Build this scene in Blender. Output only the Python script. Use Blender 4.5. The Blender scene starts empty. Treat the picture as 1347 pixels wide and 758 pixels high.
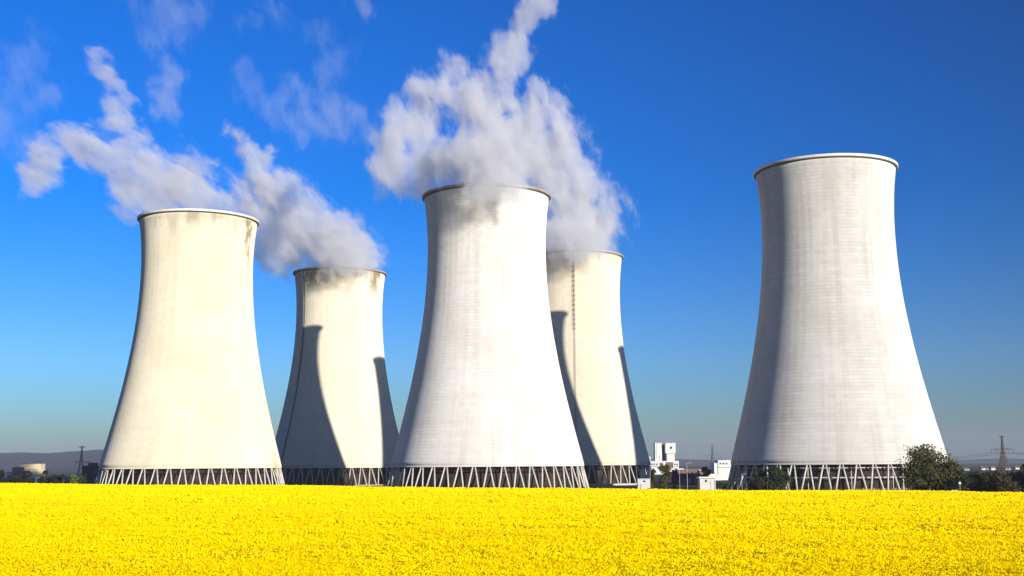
import bpy, bmesh, math, random
import numpy as np
from mathutils import Vector, Matrix

R = math.radians
S = bpy.context.scene
COL = S.collection

# ------------------------------------------------------------------ camera
F_PX, PITCH, ROLL, ZC = 1616.5, 0.1424, 0.007, 11.09
W_PX, H_PX = 1347.0, 758.0
_cp, _sp, _cr, _sr = math.cos(PITCH), math.sin(PITCH), math.cos(ROLL), math.sin(ROLL)
FWD = Vector((0, _cp, _sp)); _U0 = Vector((0, -_sp, _cp)); _R0 = Vector((1, 0, 0))
RGT = _R0 * _cr - _U0 * _sr
UPV = _R0 * _sr + _U0 * _cr
cam_d = bpy.data.cameras.new('camera')
cam = bpy.data.objects.new('camera', cam_d); COL.objects.link(cam)
cam_d.sensor_width = 36; cam_d.lens = 36 * F_PX / W_PX
cam_d.clip_start = 0.5; cam_d.clip_end = 40000
_m = Matrix((RGT, UPV, -FWD)).transposed().to_4x4(); _m.translation = (0, 0, ZC)
cam.matrix_world = _m
S.camera = cam


def at(px, py, Y):
    """world point seen at photo position px, py when it lies Y metres ahead"""
    d = FWD * F_PX + RGT * (px - W_PX / 2) + UPV * (H_PX / 2 - py)
    return Vector((0, 0, ZC)) + d * (Y / d.y)


# ------------------------------------------------------------------ light
SUN_AZ, SUN_EL = 144.0, 9.8
world = bpy.data.worlds.new('World'); S.world = world
world.use_nodes = True
wn, wl = world.node_tree.nodes, world.node_tree.links
wn.clear()
sky = wn.new('ShaderNodeTexSky'); sky.sky_type = 'NISHITA'; sky.sun_disc = False
sky.sun_elevation = R(SUN_EL); sky.sun_rotation = R(SUN_AZ)
sky.air_density = 1.0; sky.dust_density = 0.6; sky.ozone_density = 2.5; sky.altitude = 400
hsv = wn.new('ShaderNodeHueSaturation'); hsv.inputs['Saturation'].default_value = 1.6
bg = wn.new('ShaderNodeBackground'); bg.inputs['Strength'].default_value = 0.108
wo = wn.new('ShaderNodeOutputWorld')
tint = wn.new('ShaderNodeVectorMath'); tint.operation = 'MULTIPLY'; tint.inputs[1].default_value = (0.34, 0.56, 1.04)   # white balance of the photograph
# the photograph was taken through a polarising filter: skylight is dimmed by its degree of polarisation, greatest at right angles to the sun
_sd = Vector((math.sin(R(SUN_AZ)) * math.cos(R(SUN_EL)), math.cos(R(SUN_AZ)) * math.cos(R(SUN_EL)), math.sin(R(SUN_EL))))
def wmath(op, a, b):
    n = wn.new('ShaderNodeMath'); n.operation = op
    for i, q in enumerate((a, b)):
        if isinstance(q, bpy.types.NodeSocket): wl.new(q, n.inputs[i])
        else: n.inputs[i].default_value = q
    return n.outputs[0]
wtc = wn.new('ShaderNodeTexCoord'); wdot = wn.new('ShaderNodeVectorMath'); wdot.operation = 'DOT_PRODUCT'
wl.new(wtc.outputs['Generated'], wdot.inputs[0]); wdot.inputs[1].default_value = tuple(_sd)
_c2 = wmath('MULTIPLY', wdot.outputs['Value'], wdot.outputs['Value'])
_dop = wmath('DIVIDE', wmath('SUBTRACT', 1.0, _c2), wmath('ADD', 1.0, _c2))
_pol = wmath('SUBTRACT', 1.08, wmath('MULTIPLY', _dop, 0.74))
pol = wn.new('ShaderNodeVectorMath'); pol.operation = 'SCALE'
wl.new(sky.outputs[0], hsv.inputs['Color']); wl.new(hsv.outputs[0], tint.inputs[0]); wl.new(tint.outputs[0], pol.inputs[0])
wl.new(_pol, pol.inputs['Scale']); wl.new(pol.outputs[0], bg.inputs[0]); wl.new(bg.outputs[0], wo.inputs[0])
sun_d = bpy.data.lights.new('sun', 'SUN'); sun_d.energy = 4.3; sun_d.angle = R(0.53); sun_d.color = (1.0, 0.945, 0.85)
sun = bpy.data.objects.new('sun', sun_d); COL.objects.link(sun)
_sd = Vector((math.sin(R(SUN_AZ)) * math.cos(R(SUN_EL)), math.cos(R(SUN_AZ)) * math.cos(R(SUN_EL)), math.sin(R(SUN_EL))))
sun.rotation_euler = _sd.to_track_quat('Z', 'Y').to_euler()
sun.location = _sd * 300

S.view_settings.view_transform = 'Standard'; S.view_settings.look = 'None'
S.view_settings.exposure = 0.90; S.view_settings.gamma = 1; S.view_settings.use_curve_mapping = False
S.render.engine = 'CYCLES'
S.cycles.use_denoising = True
S.cycles.max_bounces = 6; S.cycles.diffuse_bounces = 2; S.cycles.glossy_bounces = 1
S.cycles.transmission_bounces = 2; S.cycles.transparent_max_bounces = 8; S.cycles.volume_bounces = 3
S.cycles.volume_step_rate = 1.0; S.cycles.volume_max_steps = 256


# ------------------------------------------------------------------ helpers
def tag(o, label=None, cat=None, group=None, kind=None):
    if label: o['label'] = label
    if cat: o['category'] = cat
    if group: o['group'] = group
    if kind: o['kind'] = kind
    return o


def thing(name, label, cat, loc=(0, 0, 0), rz=0.0, group=None):
    o = bpy.data.objects.new(name, None); COL.objects.link(o)
    o.empty_display_size = 0.5
    o.location = loc; o.rotation_euler = (0, 0, rz)
    return tag(o, label, cat, group)


def link(name, me, mat=None, parent=None, smooth=False):
    o = bpy.data.objects.new(name, me); COL.objects.link(o)
    if mat is not None and len(me.materials) == 0:
        for m in (mat if isinstance(mat, (list, tuple)) else [mat]): me.materials.append(m)
    if parent: o.parent = parent
    if smooth: me.polygons.foreach_set('use_smooth', [True] * len(me.polygons))
    return o


class MB:
    """collects vertices and faces into one mesh"""
    def __init__(s): s.v = []; s.f = []

    def box(s, c, d, rz=0.0, taper=1.0):
        x, y, z = d[0] / 2, d[1] / 2, d[2] / 2; n = len(s.v); ca, sa = math.cos(rz), math.sin(rz)
        for sz in (-1, 1):
            t = taper if sz > 0 else 1.0
            for sx, sy in ((-1, -1), (1, -1), (1, 1), (-1, 1)):
                a, b = sx * x * t, sy * y * t
                s.v.append((c[0] + a * ca - b * sa, c[1] + a * sa + b * ca, c[2] + sz * z))
        for q in ((3, 2, 1, 0), (4, 5, 6, 7), (0, 1, 5, 4), (1, 2, 6, 5), (2, 3, 7, 6), (3, 0, 4, 7)):
            s.f.append([n + i for i in q])
        return s

    def tube(s, p, q, r0, r1=None, n=6, caps=True):
        p, q = Vector(p), Vector(q); r1 = r0 if r1 is None else r1
        d = (q - p).normalized(); a = d.orthogonal().normalized(); b = d.cross(a); k = len(s.v)
        for c, r in ((p, r0), (q, r1)):
            for i in range(n):
                t = 2 * math.pi * i / n
                s.v.append(tuple(c + (a * math.cos(t) + b * math.sin(t)) * r))
        for i in range(n):
            j = (i + 1) % n; s.f.append([k + i, k + j, k + n + j, k + n + i])
        if caps:
            s.f.append([k + i for i in range(n)][::-1]); s.f.append([k + n + i for i in range(n)])
        return s

    def lathe(s, prof, n=96, closed=True):
        k = len(s.v); m = len(prof)
        for (r, z) in prof:
            for i in range(n):
                t = 2 * math.pi * i / n; s.v.append((r * math.cos(t), r * math.sin(t), z))
        for j in range(m if closed else m - 1):
            j2 = (j + 1) % m
            for i in range(n):
                i2 = (i + 1) % n
                s.f.append([k + j * n + i, k + j * n + i2, k + j2 * n + i2, k + j2 * n + i])
        return s

    def mesh(s, name):
        me = bpy.data.meshes.new(name); me.from_pydata(s.v, [], s.f); me.update(); return me

    def build(s, name, mat, parent=None, smooth=False): return link(name, s.mesh(name), mat, parent, smooth)


class NT:
    """short-hand for building node trees"""
    def __init__(s, tree): s.t = tree; s.n = tree.nodes; s.l = tree.links

    def put(s, sock, v):
        if hasattr(v, 'is_linked') or isinstance(v, bpy.types.NodeSocket): s.l.new(v, sock)
        else: sock.default_value = v

    def math(s, op, a, b=None, c=None, clamp=False):
        n = s.n.new('ShaderNodeMath'); n.operation = op; n.use_clamp = clamp
        s.put(n.inputs[0], a)
        if b is not None: s.put(n.inputs[1], b)
        if c is not None: s.put(n.inputs[2], c)
        return n.outputs[0]

    def vmath(s, op, a, b=None, scale=None):
        n = s.n.new('ShaderNodeVectorMath'); n.operation = op
        s.put(n.inputs[0], a)
        if b is not None: s.put(n.inputs[1], b)
        if scale is not None: s.put(n.inputs['Scale'], scale)
        return n.outputs['Value'] if op in ('DISTANCE', 'LENGTH', 'DOT_PRODUCT') else n.outputs[0]

    def noise(s, vec, scale, detail=4.0, rough=0.55, color=False, dist=0.0):
        n = s.n.new('ShaderNodeTexNoise')
        s.put(n.inputs['Vector'], vec); n.inputs['Scale'].default_value = scale
        n.inputs['Detail'].default_value = detail; n.inputs['Roughness'].default_value = rough
        n.inputs['Distortion'].default_value = dist
        return n.outputs['Color' if color else 'Fac']

    def mapr(s, v, a, b, c=0.0, d=1.0, smooth=False):
        n = s.n.new('ShaderNodeMapRange'); n.clamp = True
        if smooth: n.interpolation_type = 'SMOOTHSTEP'
        s.put(n.inputs[0], v)
        for i, q in enumerate((a, b, c, d)): s.put(n.inputs[1 + i], q)
        return n.outputs[0]

    def mix(s, f, a, b, mode='MIX'):
        n = s.n.new('ShaderNodeMix'); n.data_type = 'RGBA'; n.blend_type = mode
        s.put(n.inputs['Factor'], f); s.put(n.inputs['A'], a); s.put(n.inputs['B'], b)
        return n.outputs['Result']

    def comb(s, x, y, z):
        n = s.n.new('ShaderNodeCombineXYZ')
        for i, q in enumerate((x, y, z)): s.put(n.inputs[i], q)
        return n.outputs[0]

    def sep(s, v):
        n = s.n.new('ShaderNodeSeparateXYZ'); s.put(n.inputs[0], v); return n.outputs

    def coord(s, which='Object'):
        return s.n.new('ShaderNodeTexCoord').outputs[which]

    def island(s): return s.n.new('ShaderNodeNewGeometry').outputs['Random Per Island']


def rgb(r, g, b): return (r, g, b, 1.0)


def new_mat(name, rough=0.85, spec=0.25):
    m = bpy.data.materials.new(name); m.use_nodes = True
    nt = NT(m.node_tree); b = nt.n['Principled BSDF']
    b.inputs['Roughness'].default_value = rough; b.inputs['Specular IOR Level'].default_value = spec
    return m, nt, b


def plain(name, col, rough=0.8, var=0.12, scale=0.6, metal=0.0):
    """a flat-coloured surface with soft mottling"""
    m, nt, b = new_mat(name, rough)
    n = nt.noise(nt.coord(), scale, 5, 0.6)
    dark = tuple(c * (1 - var) for c in col[:3]) + (1,); lite = tuple(min(1, c * (1 + var)) for c in col[:3]) + (1,)
    nt.put(b.inputs['Base Color'], nt.mix(nt.mapr(n, 0.3, 0.7), dark, lite))
    b.inputs['Metallic'].default_value = metal
    return m


def leafmat(name, c0, c1, c2, trans=0.0):
    m, nt, b = new_mat(name, 0.7, 0.2)
    r = nt.island(); nz = nt.noise(nt.coord('Object'), 0.35, 2)
    c = nt.mix(nt.mapr(r, 0.0, 1.0), c0, c1)
    c = nt.mix(nt.mapr(nz, 0.42, 0.62), c, c2)
    nt.put(b.inputs['Base Color'], c)
    return m


# ------------------------------------------------------------------ terrain
EDGE = 249.0                      # far edge of the rapeseed field


def plane_z(x, y): return 7.45 - 0.0152 * x - 0.0045 * y


def bump_z(x, y):
    return 0.10 * np.sin(x * 0.11 + 1.3 + 0.02 * y) * np.sin(y * 0.083 + 0.4) + 0.07 * np.sin(x * 0.043 - y * 0.061)


def canopy_z(x, y): return plane_z(x, y) + bump_z(x, y)


def terrain_z(x, y):
    x = np.asarray(x, float); y = np.asarray(y, float)
    f = np.clip(canopy_z(np.clip(x, -300, 300), np.clip(y, -250, 300)) - 1.35, 0.2, None)
    t = np.clip((y - EDGE - 1.0) / 55.0, 0, 1); t = t * t * (3 - 2 * t)
    return f * (1 - t)


def ground():
    xs = np.unique(np.concatenate([np.linspace(-11000, -400, 14), np.linspace(-400, 400, 101), np.linspace(400, 11000, 14)]))
    ys = np.unique(np.concatenate([np.linspace(-2500, -100, 8), np.linspace(-100, 420, 105), np.linspace(420, 11500, 26)]))
    X, Y = np.meshgrid(xs, ys); Z = terrain_z(X, Y)
    v = np.stack([X, Y, Z], -1).reshape(-1, 3); nx = len(xs)
    f = [(j * nx + i, j * nx + i + 1, (j + 1) * nx + i + 1, (j + 1) * nx + i) for j in range(len(ys) - 1) for i in range(nx - 1)]
    me = bpy.data.meshes.new('ground'); me.from_pydata(v.tolist(), [], f); me.update()
    m, nt, b = new_mat('grassland', 0.95, 0.1)
    co = nt.coord()
    c = nt.mix(nt.mapr(nt.noise(co, 0.02, 6), 0.35, 0.65), rgb(.045, .065, .02), rgb(.11, .10, .045))
    c = nt.mix(nt.mapr(nt.noise(co, 0.0012, 3), 0.45, 0.6), c, rgb(.13, .12, .05))
    nt.put(b.inputs['Base Color'], c)
    tag(link('ground', me, m, smooth=True), kind='structure')


ground()


def hills(name, pts, Y0, depth, seed, col0, col1):
    """a ridge whose crest passes the given (x, height) points at distance Y0"""
    rnd = np.random.RandomState(seed)
    xs = np.linspace(pts[0][0], pts[-1][0], 160)
    h = np.interp(xs, [p[0] for p in pts], [p[1] for p in pts])
    for k in range(6):
        h = h + rnd.rand() * 1.6 * np.sin(xs / (120 + 500 * rnd.rand()) + 6 * rnd.rand())
    h = np.maximum(h, -2)
    prof = [(-1.0, 0.0), (-.7, .12), (-.45, .42), (-.2, .80), (0, 1.0), (.3, .85), (1.0, 0.0)]
    v = []; f = []; n = len(xs)
    for t, k in prof:
        for i in range(n):
            wob = 60 * math.sin(xs[i] / 700 + 3 * t)
            v.append((xs[i], Y0 + t * depth + wob, h[i] * k - 3))
    for j in range(len(prof) - 1):
        for i in range(n - 1): f.append((j * n + i, j * n + i + 1, (j + 1) * n + i + 1, (j + 1) * n + i))
    me = bpy.data.meshes.new(name); me.from_pydata(v, [], f); me.update()
    m, nt, b = new_mat(name + '_cover', 0.95, 0.05)
    co = nt.coord(); co2 = nt.vmath('MULTIPLY', co, (1.0, 0.35, 3.0))
    c = nt.mix(nt.mapr(nt.noise(co2, 0.004, 6, .6), 0.42, 0.58), col0, col1)
    nt.put(b.inputs['Base Color'], c)
    tag(link(name, me, m, smooth=True), kind='structure')


def crest(pxs, Y): return [(at(x, y, Y).x, at(x, y, Y).z + 3) for x, y in pxs]


hills('hills', crest([(-420, 606), (-200, 599), (-60, 597), (25, 595), (60, 597), (100, 594), (140, 591), (200, 594), (320, 600), (450, 606), (560, 612)], 6500), 6500, 1700, 4, rgb(.024, .034, .022), rgb(.060, .060, .036))
hills('hills', crest([(560, 612), (700, 608), (820, 603), (905, 604), (960, 606), (1060, 610), (1180, 612), (1260, 612), (1290, 607), (1318, 603), (1345, 606), (1420, 604), (1560, 609), (1800, 612)], 8200), 8200, 1600, 9, rgb(.020, .028, .022), rgb(.045, .048, .034))

# ------------------------------------------------------------------ air
def haze():
    me = MB().box((0, 4500, 115), (25000, 15000, 240)).mesh('haze')
    m = bpy.data.materials.new('air'); m.use_nodes = True; nt = NT(m.node_tree); nt.n.clear()
    out = nt.n.new('ShaderNodeOutputMaterial'); pv = nt.n.new('ShaderNodeVolumePrincipled')
    pv.inputs['Color'].default_value = rgb(.465, .485, .62); pv.inputs['Density'].default_value = HAZE; pv.inputs['Anisotropy'].default_value = 0.0
    nt.l.new(pv.outputs[0], out.inputs['Volume'])
    tag(link('haze', me, m), 'thin blue haze in the air over fields and hills', 'haze', kind='stuff')


HAZE = 0.9e-4
haze()

# ------------------------------------------------------------------ the cooling towers
PROF = [(11.0, 40.25), (19, 38.15), (28, 35.85), (43, 32.3), (58, 29.35), (73, 27.05), (88, 25.65), (103, 25.2), (115, 25.75), (123.6, 26.75)]


def catmull(pts, n=8):
    out = []
    p = [tuple(2 * a - b for a, b in zip(pts[0], pts[1]))] + list(pts) + [tuple(2 * a - b for a, b in zip(pts[-1], pts[-2]))]
    for i in range(1, len(p) - 2):
        for k in range(n):
            t = k / n
            out.append(tuple(.5 * (2 * p[i][a] + (p[i + 1][a] - p[i - 1][a]) * t + (2 * p[i - 1][a] - 5 * p[i][a] + 4 * p[i + 1][a] - p[i + 2][a]) * t * t
                                   + (3 * p[i][a] - p[i - 1][a] - 3 * p[i + 1][a] + p[i + 2][a]) * t ** 3) for a in range(2)))
    out.append(tuple(pts[-1])); return out


CURVE = catmull(PROF, 6)


def shell_r(z): return float(np.interp(z, [c[0] for c in CURVE], [c[1] for c in CURVE]))


def concrete(name, base, tint, stains_shadows=(), rim_stain=0.0, streak=0.5, ring=0.5, foot=None):
    """formed concrete: lift lines, panels, faint vertical run-off; stains_shadows = (azimuth deg, half width m, z top, length, strength)"""
    m, nt, b = new_mat(name, 0.9, 0.15)
    if 'Diffuse Roughness' in b.inputs: b.inputs['Diffuse Roughness'].default_value = 0.8
    co = nt.coord(); x, y, z = nt.sep(co)
    az = nt.math('ARCTAN2', y, x)
    arc = nt.math('MULTIPLY', az, 30.0)
    c = nt.mix(nt.mapr(nt.noise(co, 0.045, 5, .6), 0.32, 0.68), tint, base)
    # one tone per lift and per formwork panel
    lift = nt.math('FLOOR', nt.math('DIVIDE', z, 1.35))
    pan = nt.math('FLOOR', nt.math('DIVIDE', arc, 2.1))
    wn_ = nt.n.new('ShaderNodeTexWhiteNoise'); nt.put(wn_.inputs['Vector'], nt.comb(pan, lift, 0.0))
    wl_ = nt.n.new('ShaderNodeTexWhiteNoise'); nt.put(wl_.inputs['Vector'], nt.comb(3.3, lift, 0.0))
    tone = nt.math('ADD', nt.mapr(wn_.outputs['Value'], 0, 1, -0.035, 0.035), nt.mapr(wl_.outputs['Value'], 0, 1, -0.028 * ring, 0.028 * ring))
    seam = nt.math('LESS_THAN', nt.math('FRACT', nt.math('DIVIDE', z, 1.35)), 0.11)
    seam2 = nt.math('LESS_THAN', nt.math('FRACT', nt.math('DIVIDE', arc, 2.1)), 0.05)
    sm = nt.math('MAXIMUM', seam, nt.math('MULTIPLY', seam2, 0.3))
    patch = nt.mapr(nt.noise(nt.comb(nt.math('MULTIPLY', arc, .05), 0.0, nt.math('MULTIPLY', z, .04)), 1.6, 3), 0.35, 0.7)
    tone = nt.math('SUBTRACT', tone, nt.math('MULTIPLY', sm, nt.math('MULTIPLY', patch, 0.30 * ring)))
    # run-off streaks
    sv = nt.comb(nt.math('MULTIPLY', nt.math('COSINE', az), 30.0), nt.math('MULTIPLY', nt.math('SINE', az), 30.0), nt.math('MULTIPLY', z, 0.035))
    st = nt.mapr(nt.noise(sv, 0.42, 5, .62), 0.46, 0.72)
    tone = nt.math('SUBTRACT', tone, nt.math('MULTIPLY', st, 0.20 * streak))
    bright = nt.math('ADD', 1.0, tone)
    c = nt.vmath('MULTIPLY', c, nt.comb(bright, bright, bright))
    edge = nt.noise(sv, 0.3, 5, .65)
    if rim_stain:
        d = nt.math('SUBTRACT', 123.5, z)
        lim = nt.mapr(edge, 0.35, 0.75, -2.0, 13.0)
        f = nt.mapr(nt.math('SUBTRACT', lim, d), -2.0, 3.0, 0.0, rim_stain)
        c = nt.mix(f, c, rgb(.20, .16, .09))
    for (sa, hw, zt, ln, k) in stains_shadows:  # runoff stains, and cast shadows painted in the same brown
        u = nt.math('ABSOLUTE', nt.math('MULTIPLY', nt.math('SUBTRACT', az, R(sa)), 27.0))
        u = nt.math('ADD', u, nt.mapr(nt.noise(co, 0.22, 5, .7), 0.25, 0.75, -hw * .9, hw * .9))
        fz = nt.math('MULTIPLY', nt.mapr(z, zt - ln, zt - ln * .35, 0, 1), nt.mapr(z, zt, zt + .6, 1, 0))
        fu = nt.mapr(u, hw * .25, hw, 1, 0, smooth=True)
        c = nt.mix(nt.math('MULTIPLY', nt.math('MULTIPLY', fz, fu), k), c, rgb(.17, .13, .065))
    if foot:
        sa, hw, k = foot
        u = nt.math('ABSOLUTE', nt.math('MULTIPLY', nt.math('SUBTRACT', az, R(sa)), 39.0))
        u = nt.math('ADD', u, nt.math('MULTIPLY', z, .25))
        fz = nt.math('MULTIPLY', nt.mapr(z, 9.0, 20.0, 1, 0), nt.mapr(u, hw * .2, hw, 1, 0, smooth=True))
        c = nt.mix(nt.math('MULTIPLY', fz, nt.mapr(edge, .35, .6, .3 * k, k)), c, rgb(.42, .25, .11))
    nt.put(b.inputs['Base Color'], c)
    bp = nt.n.new('ShaderNodeBump'); bp.inputs['Strength'].default_value = 0.25; bp.inputs['Distance'].default_value = 0.08
    nt.put(bp.inputs['Height'], nt.math('SUBTRACT', nt.noise(co, 1.1, 4), sm)); nt.l.new(bp.outputs[0], b.inputs['Normal'])
    return m


M_rimlite = plain('rim_concrete', rgb(.62, .58, .52), .85, .10, .4)
M_walk = plain('walkway_steel', rgb(.075, .07, .06), .8, .2, .5)
M_fill = plain('fill_pack', rgb(.036, .025, .018), .95, .45, .35)
M_pipe = plain('ring_pipe_paint', rgb(.45, .43, .40), .6, .12, .5)
M_steel = plain('dark_steel', rgb(.05, .045, .042), .6, .15, 1.0)
M_basin = plain('basin_concrete', rgb(.42, .39, .34), .9, .18, .4)

M_leg = plain('column_concrete', rgb(.47, .43, .37), .9, .22, .25)
_rim = MB().lathe([(26.6, 124.05), (27.6, 124.05), (27.75, 124.25), (27.75, 125.0), (26.3, 125.0)], 128).mesh('rim')
_walk = MB().lathe([(26.7, 123.5), (27.3, 123.7), (27.4, 124.03), (26.7, 124.03)], 128).mesh('walkway')
_fill = MB().lathe([(0.01, 0.2), (34.5, 0.2), (34.5, 7.8), (36.5, 8.2), (36.5, 10.4), (0.01, 10.4)], 72, closed=False).mesh('fill_pack')
_basin = MB().lathe([(43.8, -.6), (44.6, -.6), (44.6, 0.9), (43.8, 0.9)], 96).mesh('basin_wall')
_beam = MB().lathe([(38.9, 10.2), (40.25, 10.2), (40.1, 11.25), (39.05, 11.25)], 128).mesh('ring_beam')
NB = 44


def column_mesh(side):
    a0 = 2 * math.pi / NB
    t = side * a0 * 0.07; u = side * a0 * 0.42
    top = Vector((39.6 * math.cos(t), 39.6 * math.sin(t), 10.6)); bot = Vector((42.3 * math.cos(u), 42.3 * math.sin(u), -.3))
    return MB().tube(bot, top, .35, .31, 8).mesh('column')


_cols = [column_mesh(-1), column_mesh(1)]


def ladder_mesh(ang, z0, z1, cage_from, rail=.055):
    mb = MB(); ca, sa = math.cos(ang), math.sin(ang); tx, ty = -sa, ca
    def P(z, off, side): r = shell_r(min(z, 123.6)) + off; return (r * ca + tx * side, r * sa + ty * side, z)
    z = z0; step = 1.5
    while z < z1 - .01:
        zn = min(z + step, z1)
        for s_ in (-.32, .32): mb.tube(P(z, .55, s_), P(zn, .55, s_), rail, n=5, caps=False)
        for k in range(3): mb.tube(P(z + k * .5, .55, -.32), P(z + k * .5, .55, .32), .035, n=4, caps=False)
        z = zn
    return mb


def cage_mesh(ang, z0, z1):
    mb = MB(); ca, sa = math.cos(ang), math.sin(ang); tx, ty = -sa, ca
    def P(z, th):
        r = shell_r(min(z, 123.6)) + .6 + .75 * math.sin(th); s = .62 * math.cos(th)
        return (r * ca + tx * s, r * sa + ty * s, z)
    z = z0
    while z < z1:
        for k in range(6): mb.tube(P(z, math.pi * k / 6), P(z, math.pi * (k + 1) / 6), .12, n=4, caps=False)
        z += 2.6
    for k in (1, 3, 5):
        z = z0
        while z < z1 - 2.6:
            mb.tube(P(z, math.pi * k / 6), P(z + 2.6, math.pi * k / 6), .03, n=4, caps=False); z += 2.6
    return mb


def make_tower(label, loc, mat, rimmat, pipe=False, rot=0.0, ladder=None):
    t = thing('cooling_tower', label, 'cooling tower', loc, 0, 'cooling towers of the power station')
    prof = [(r, z) for z, r in CURVE] + [(r - .45, z) for z, r in reversed(CURVE)]
    prof[len(CURVE):] = [(r - .35 - .25 * (1 - (z - 11) / 112), z) for z, r in reversed(CURVE)]
    MB().lathe(prof, 144).build('shell', mat, t, True)
    link('rim', _rim.copy(), rimmat, t)
    link('walkway', _walk.copy(), M_walk, t)
    link('ring_beam', _beam.copy(), mat, t)
    link('fill_pack', _fill.copy(), M_fill, t)
    link('basin_wall', _basin.copy(), M_basin, t)
    cm = [c.copy() for c in _cols]
    for c in cm: c.materials.append(M_leg)
    first = [None, None]
    for i in range(NB):
        for k in range(2):
            if first[k] is None:
                o = link('column', cm[k], None, t, True); first[k] = o
            else:
                o = first[k].copy(); COL.objects.link(o); o.parent = t
            o.rotation_euler = (0, 0, 2 * math.pi * i / NB + rot)
    if pipe:
        mb = MB(); n = 64
        for zz, rr, rad in ((5.6, 38.4, .28), (9.0, 37.6, .22)):
            for i in range(n):
                a, b_ = 2 * math.pi * i / n, 2 * math.pi * (i + 1) / n
                mb.tube((rr * math.cos(a), rr * math.sin(a), zz), (rr * math.cos(b_), rr * math.sin(b_), zz), rad, n=6, caps=False)
        mb.build('ring_pipe', M_pipe, t, True)
        sup = None
        for i in range(n // 2):
            if sup is None: sup = o = MB().tube((38.1, 0, 0), (38.1, 0, 9.0), .17, n=5).build('pipe_support', M_pipe, t)
            else: o = sup.copy(); COL.objects.link(o); o.parent = t
            o.rotation_euler = (0, 0, 2 * math.pi * (i + .3) / (n // 2))
    if ladder:
        ang, z0, z1, cf, rail = ladder
        l = ladder_mesh(R(ang), z0, z1, cf, rail).build('ladder', M_steel, t)
        cage_mesh(R(ang), cf, z1).build('safety_cage', M_steel, l)
    return t


MC1 = concrete('cream_concrete', rgb(.655, .595, .47), rgb(.59, .52, .38), stains_shadows=[(-18, 3.0, 123, 20, .8), (-12, 2.2, 121, 34, .65), (-80, 4.0, 123.4, 6, .45), (-58, 4.0, 123.4, 4, .35)], rim_stain=.30, foot=(-9, 13, .85), streak=.5, ring=.4)
MC2 = concrete('stained_shadowed_cream_concrete', rgb(.69, .63, .505), rgb(.64, .575, .45), stains_shadows=[(-122, 8, 123.6, 14, .85), (-98, 7, 123.6, 8, .6), (-30, 5.5, 123.6, 17, .85)], rim_stain=.35, streak=.4, ring=.3)  # dark rim patches are stain plus the steam's cast shadow painted in
MC4 = concrete('pale_cream_concrete', rgb(.68, .62, .495), rgb(.63, .565, .44), stains_shadows=[(-130, 6, 123.6, 8, .4)], rim_stain=.28, streak=.45, ring=.4)  # patch under the rim paints in the plume's soft shadow
MC3 = concrete('white_concrete', rgb(.655, .63, .595), rgb(.57, .54, .495), rim_stain=.12, streak=.7, ring=.8, foot=(-14, 9, .7))
MC5 = concrete('grey_white_concrete', rgb(.635, .61, .575), rgb(.545, .515, .47), streak=.75, ring=1.0)
M_rimdull = plain('rim_concrete_stained', rgb(.30, .25, .19), .85, .25, .3)

T1 = (-146.3, 564.8, 0); T2 = (-102.6, 724.8, -.5); T3 = (-10.7, 518.2, 0); T4 = (34.4, 675.6, 0); T5 = (123.8, 473.9, 0); T7 = (258.3, 429.6, 0)
make_tower('cream cooling tower at far left, long brown runoff stain under right end of rim', T1, MC1, M_rimlite, rot=.02)
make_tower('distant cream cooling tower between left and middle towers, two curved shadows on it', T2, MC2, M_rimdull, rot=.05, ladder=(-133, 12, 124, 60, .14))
make_tower('tall white middle cooling tower in front, steam spilling over its rim', T3, MC3, M_rimdull, rot=.03)
make_tower('rear cream cooling tower half hidden by white one, dark caged ladder down its front', T4, MC4, M_rimdull, rot=.0, ladder=(-93, 12, 124.6, 82, .055))
make_tower('grey white cooling tower standing apart on right, clean rim and no steam', T5, MC5, M_rimlite, True, rot=.06)
make_tower('cooling tower just out of frame on right, seen only by shadow it throws', T7, MC5.copy(), M_rimlite, False, rot=.01)

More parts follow.
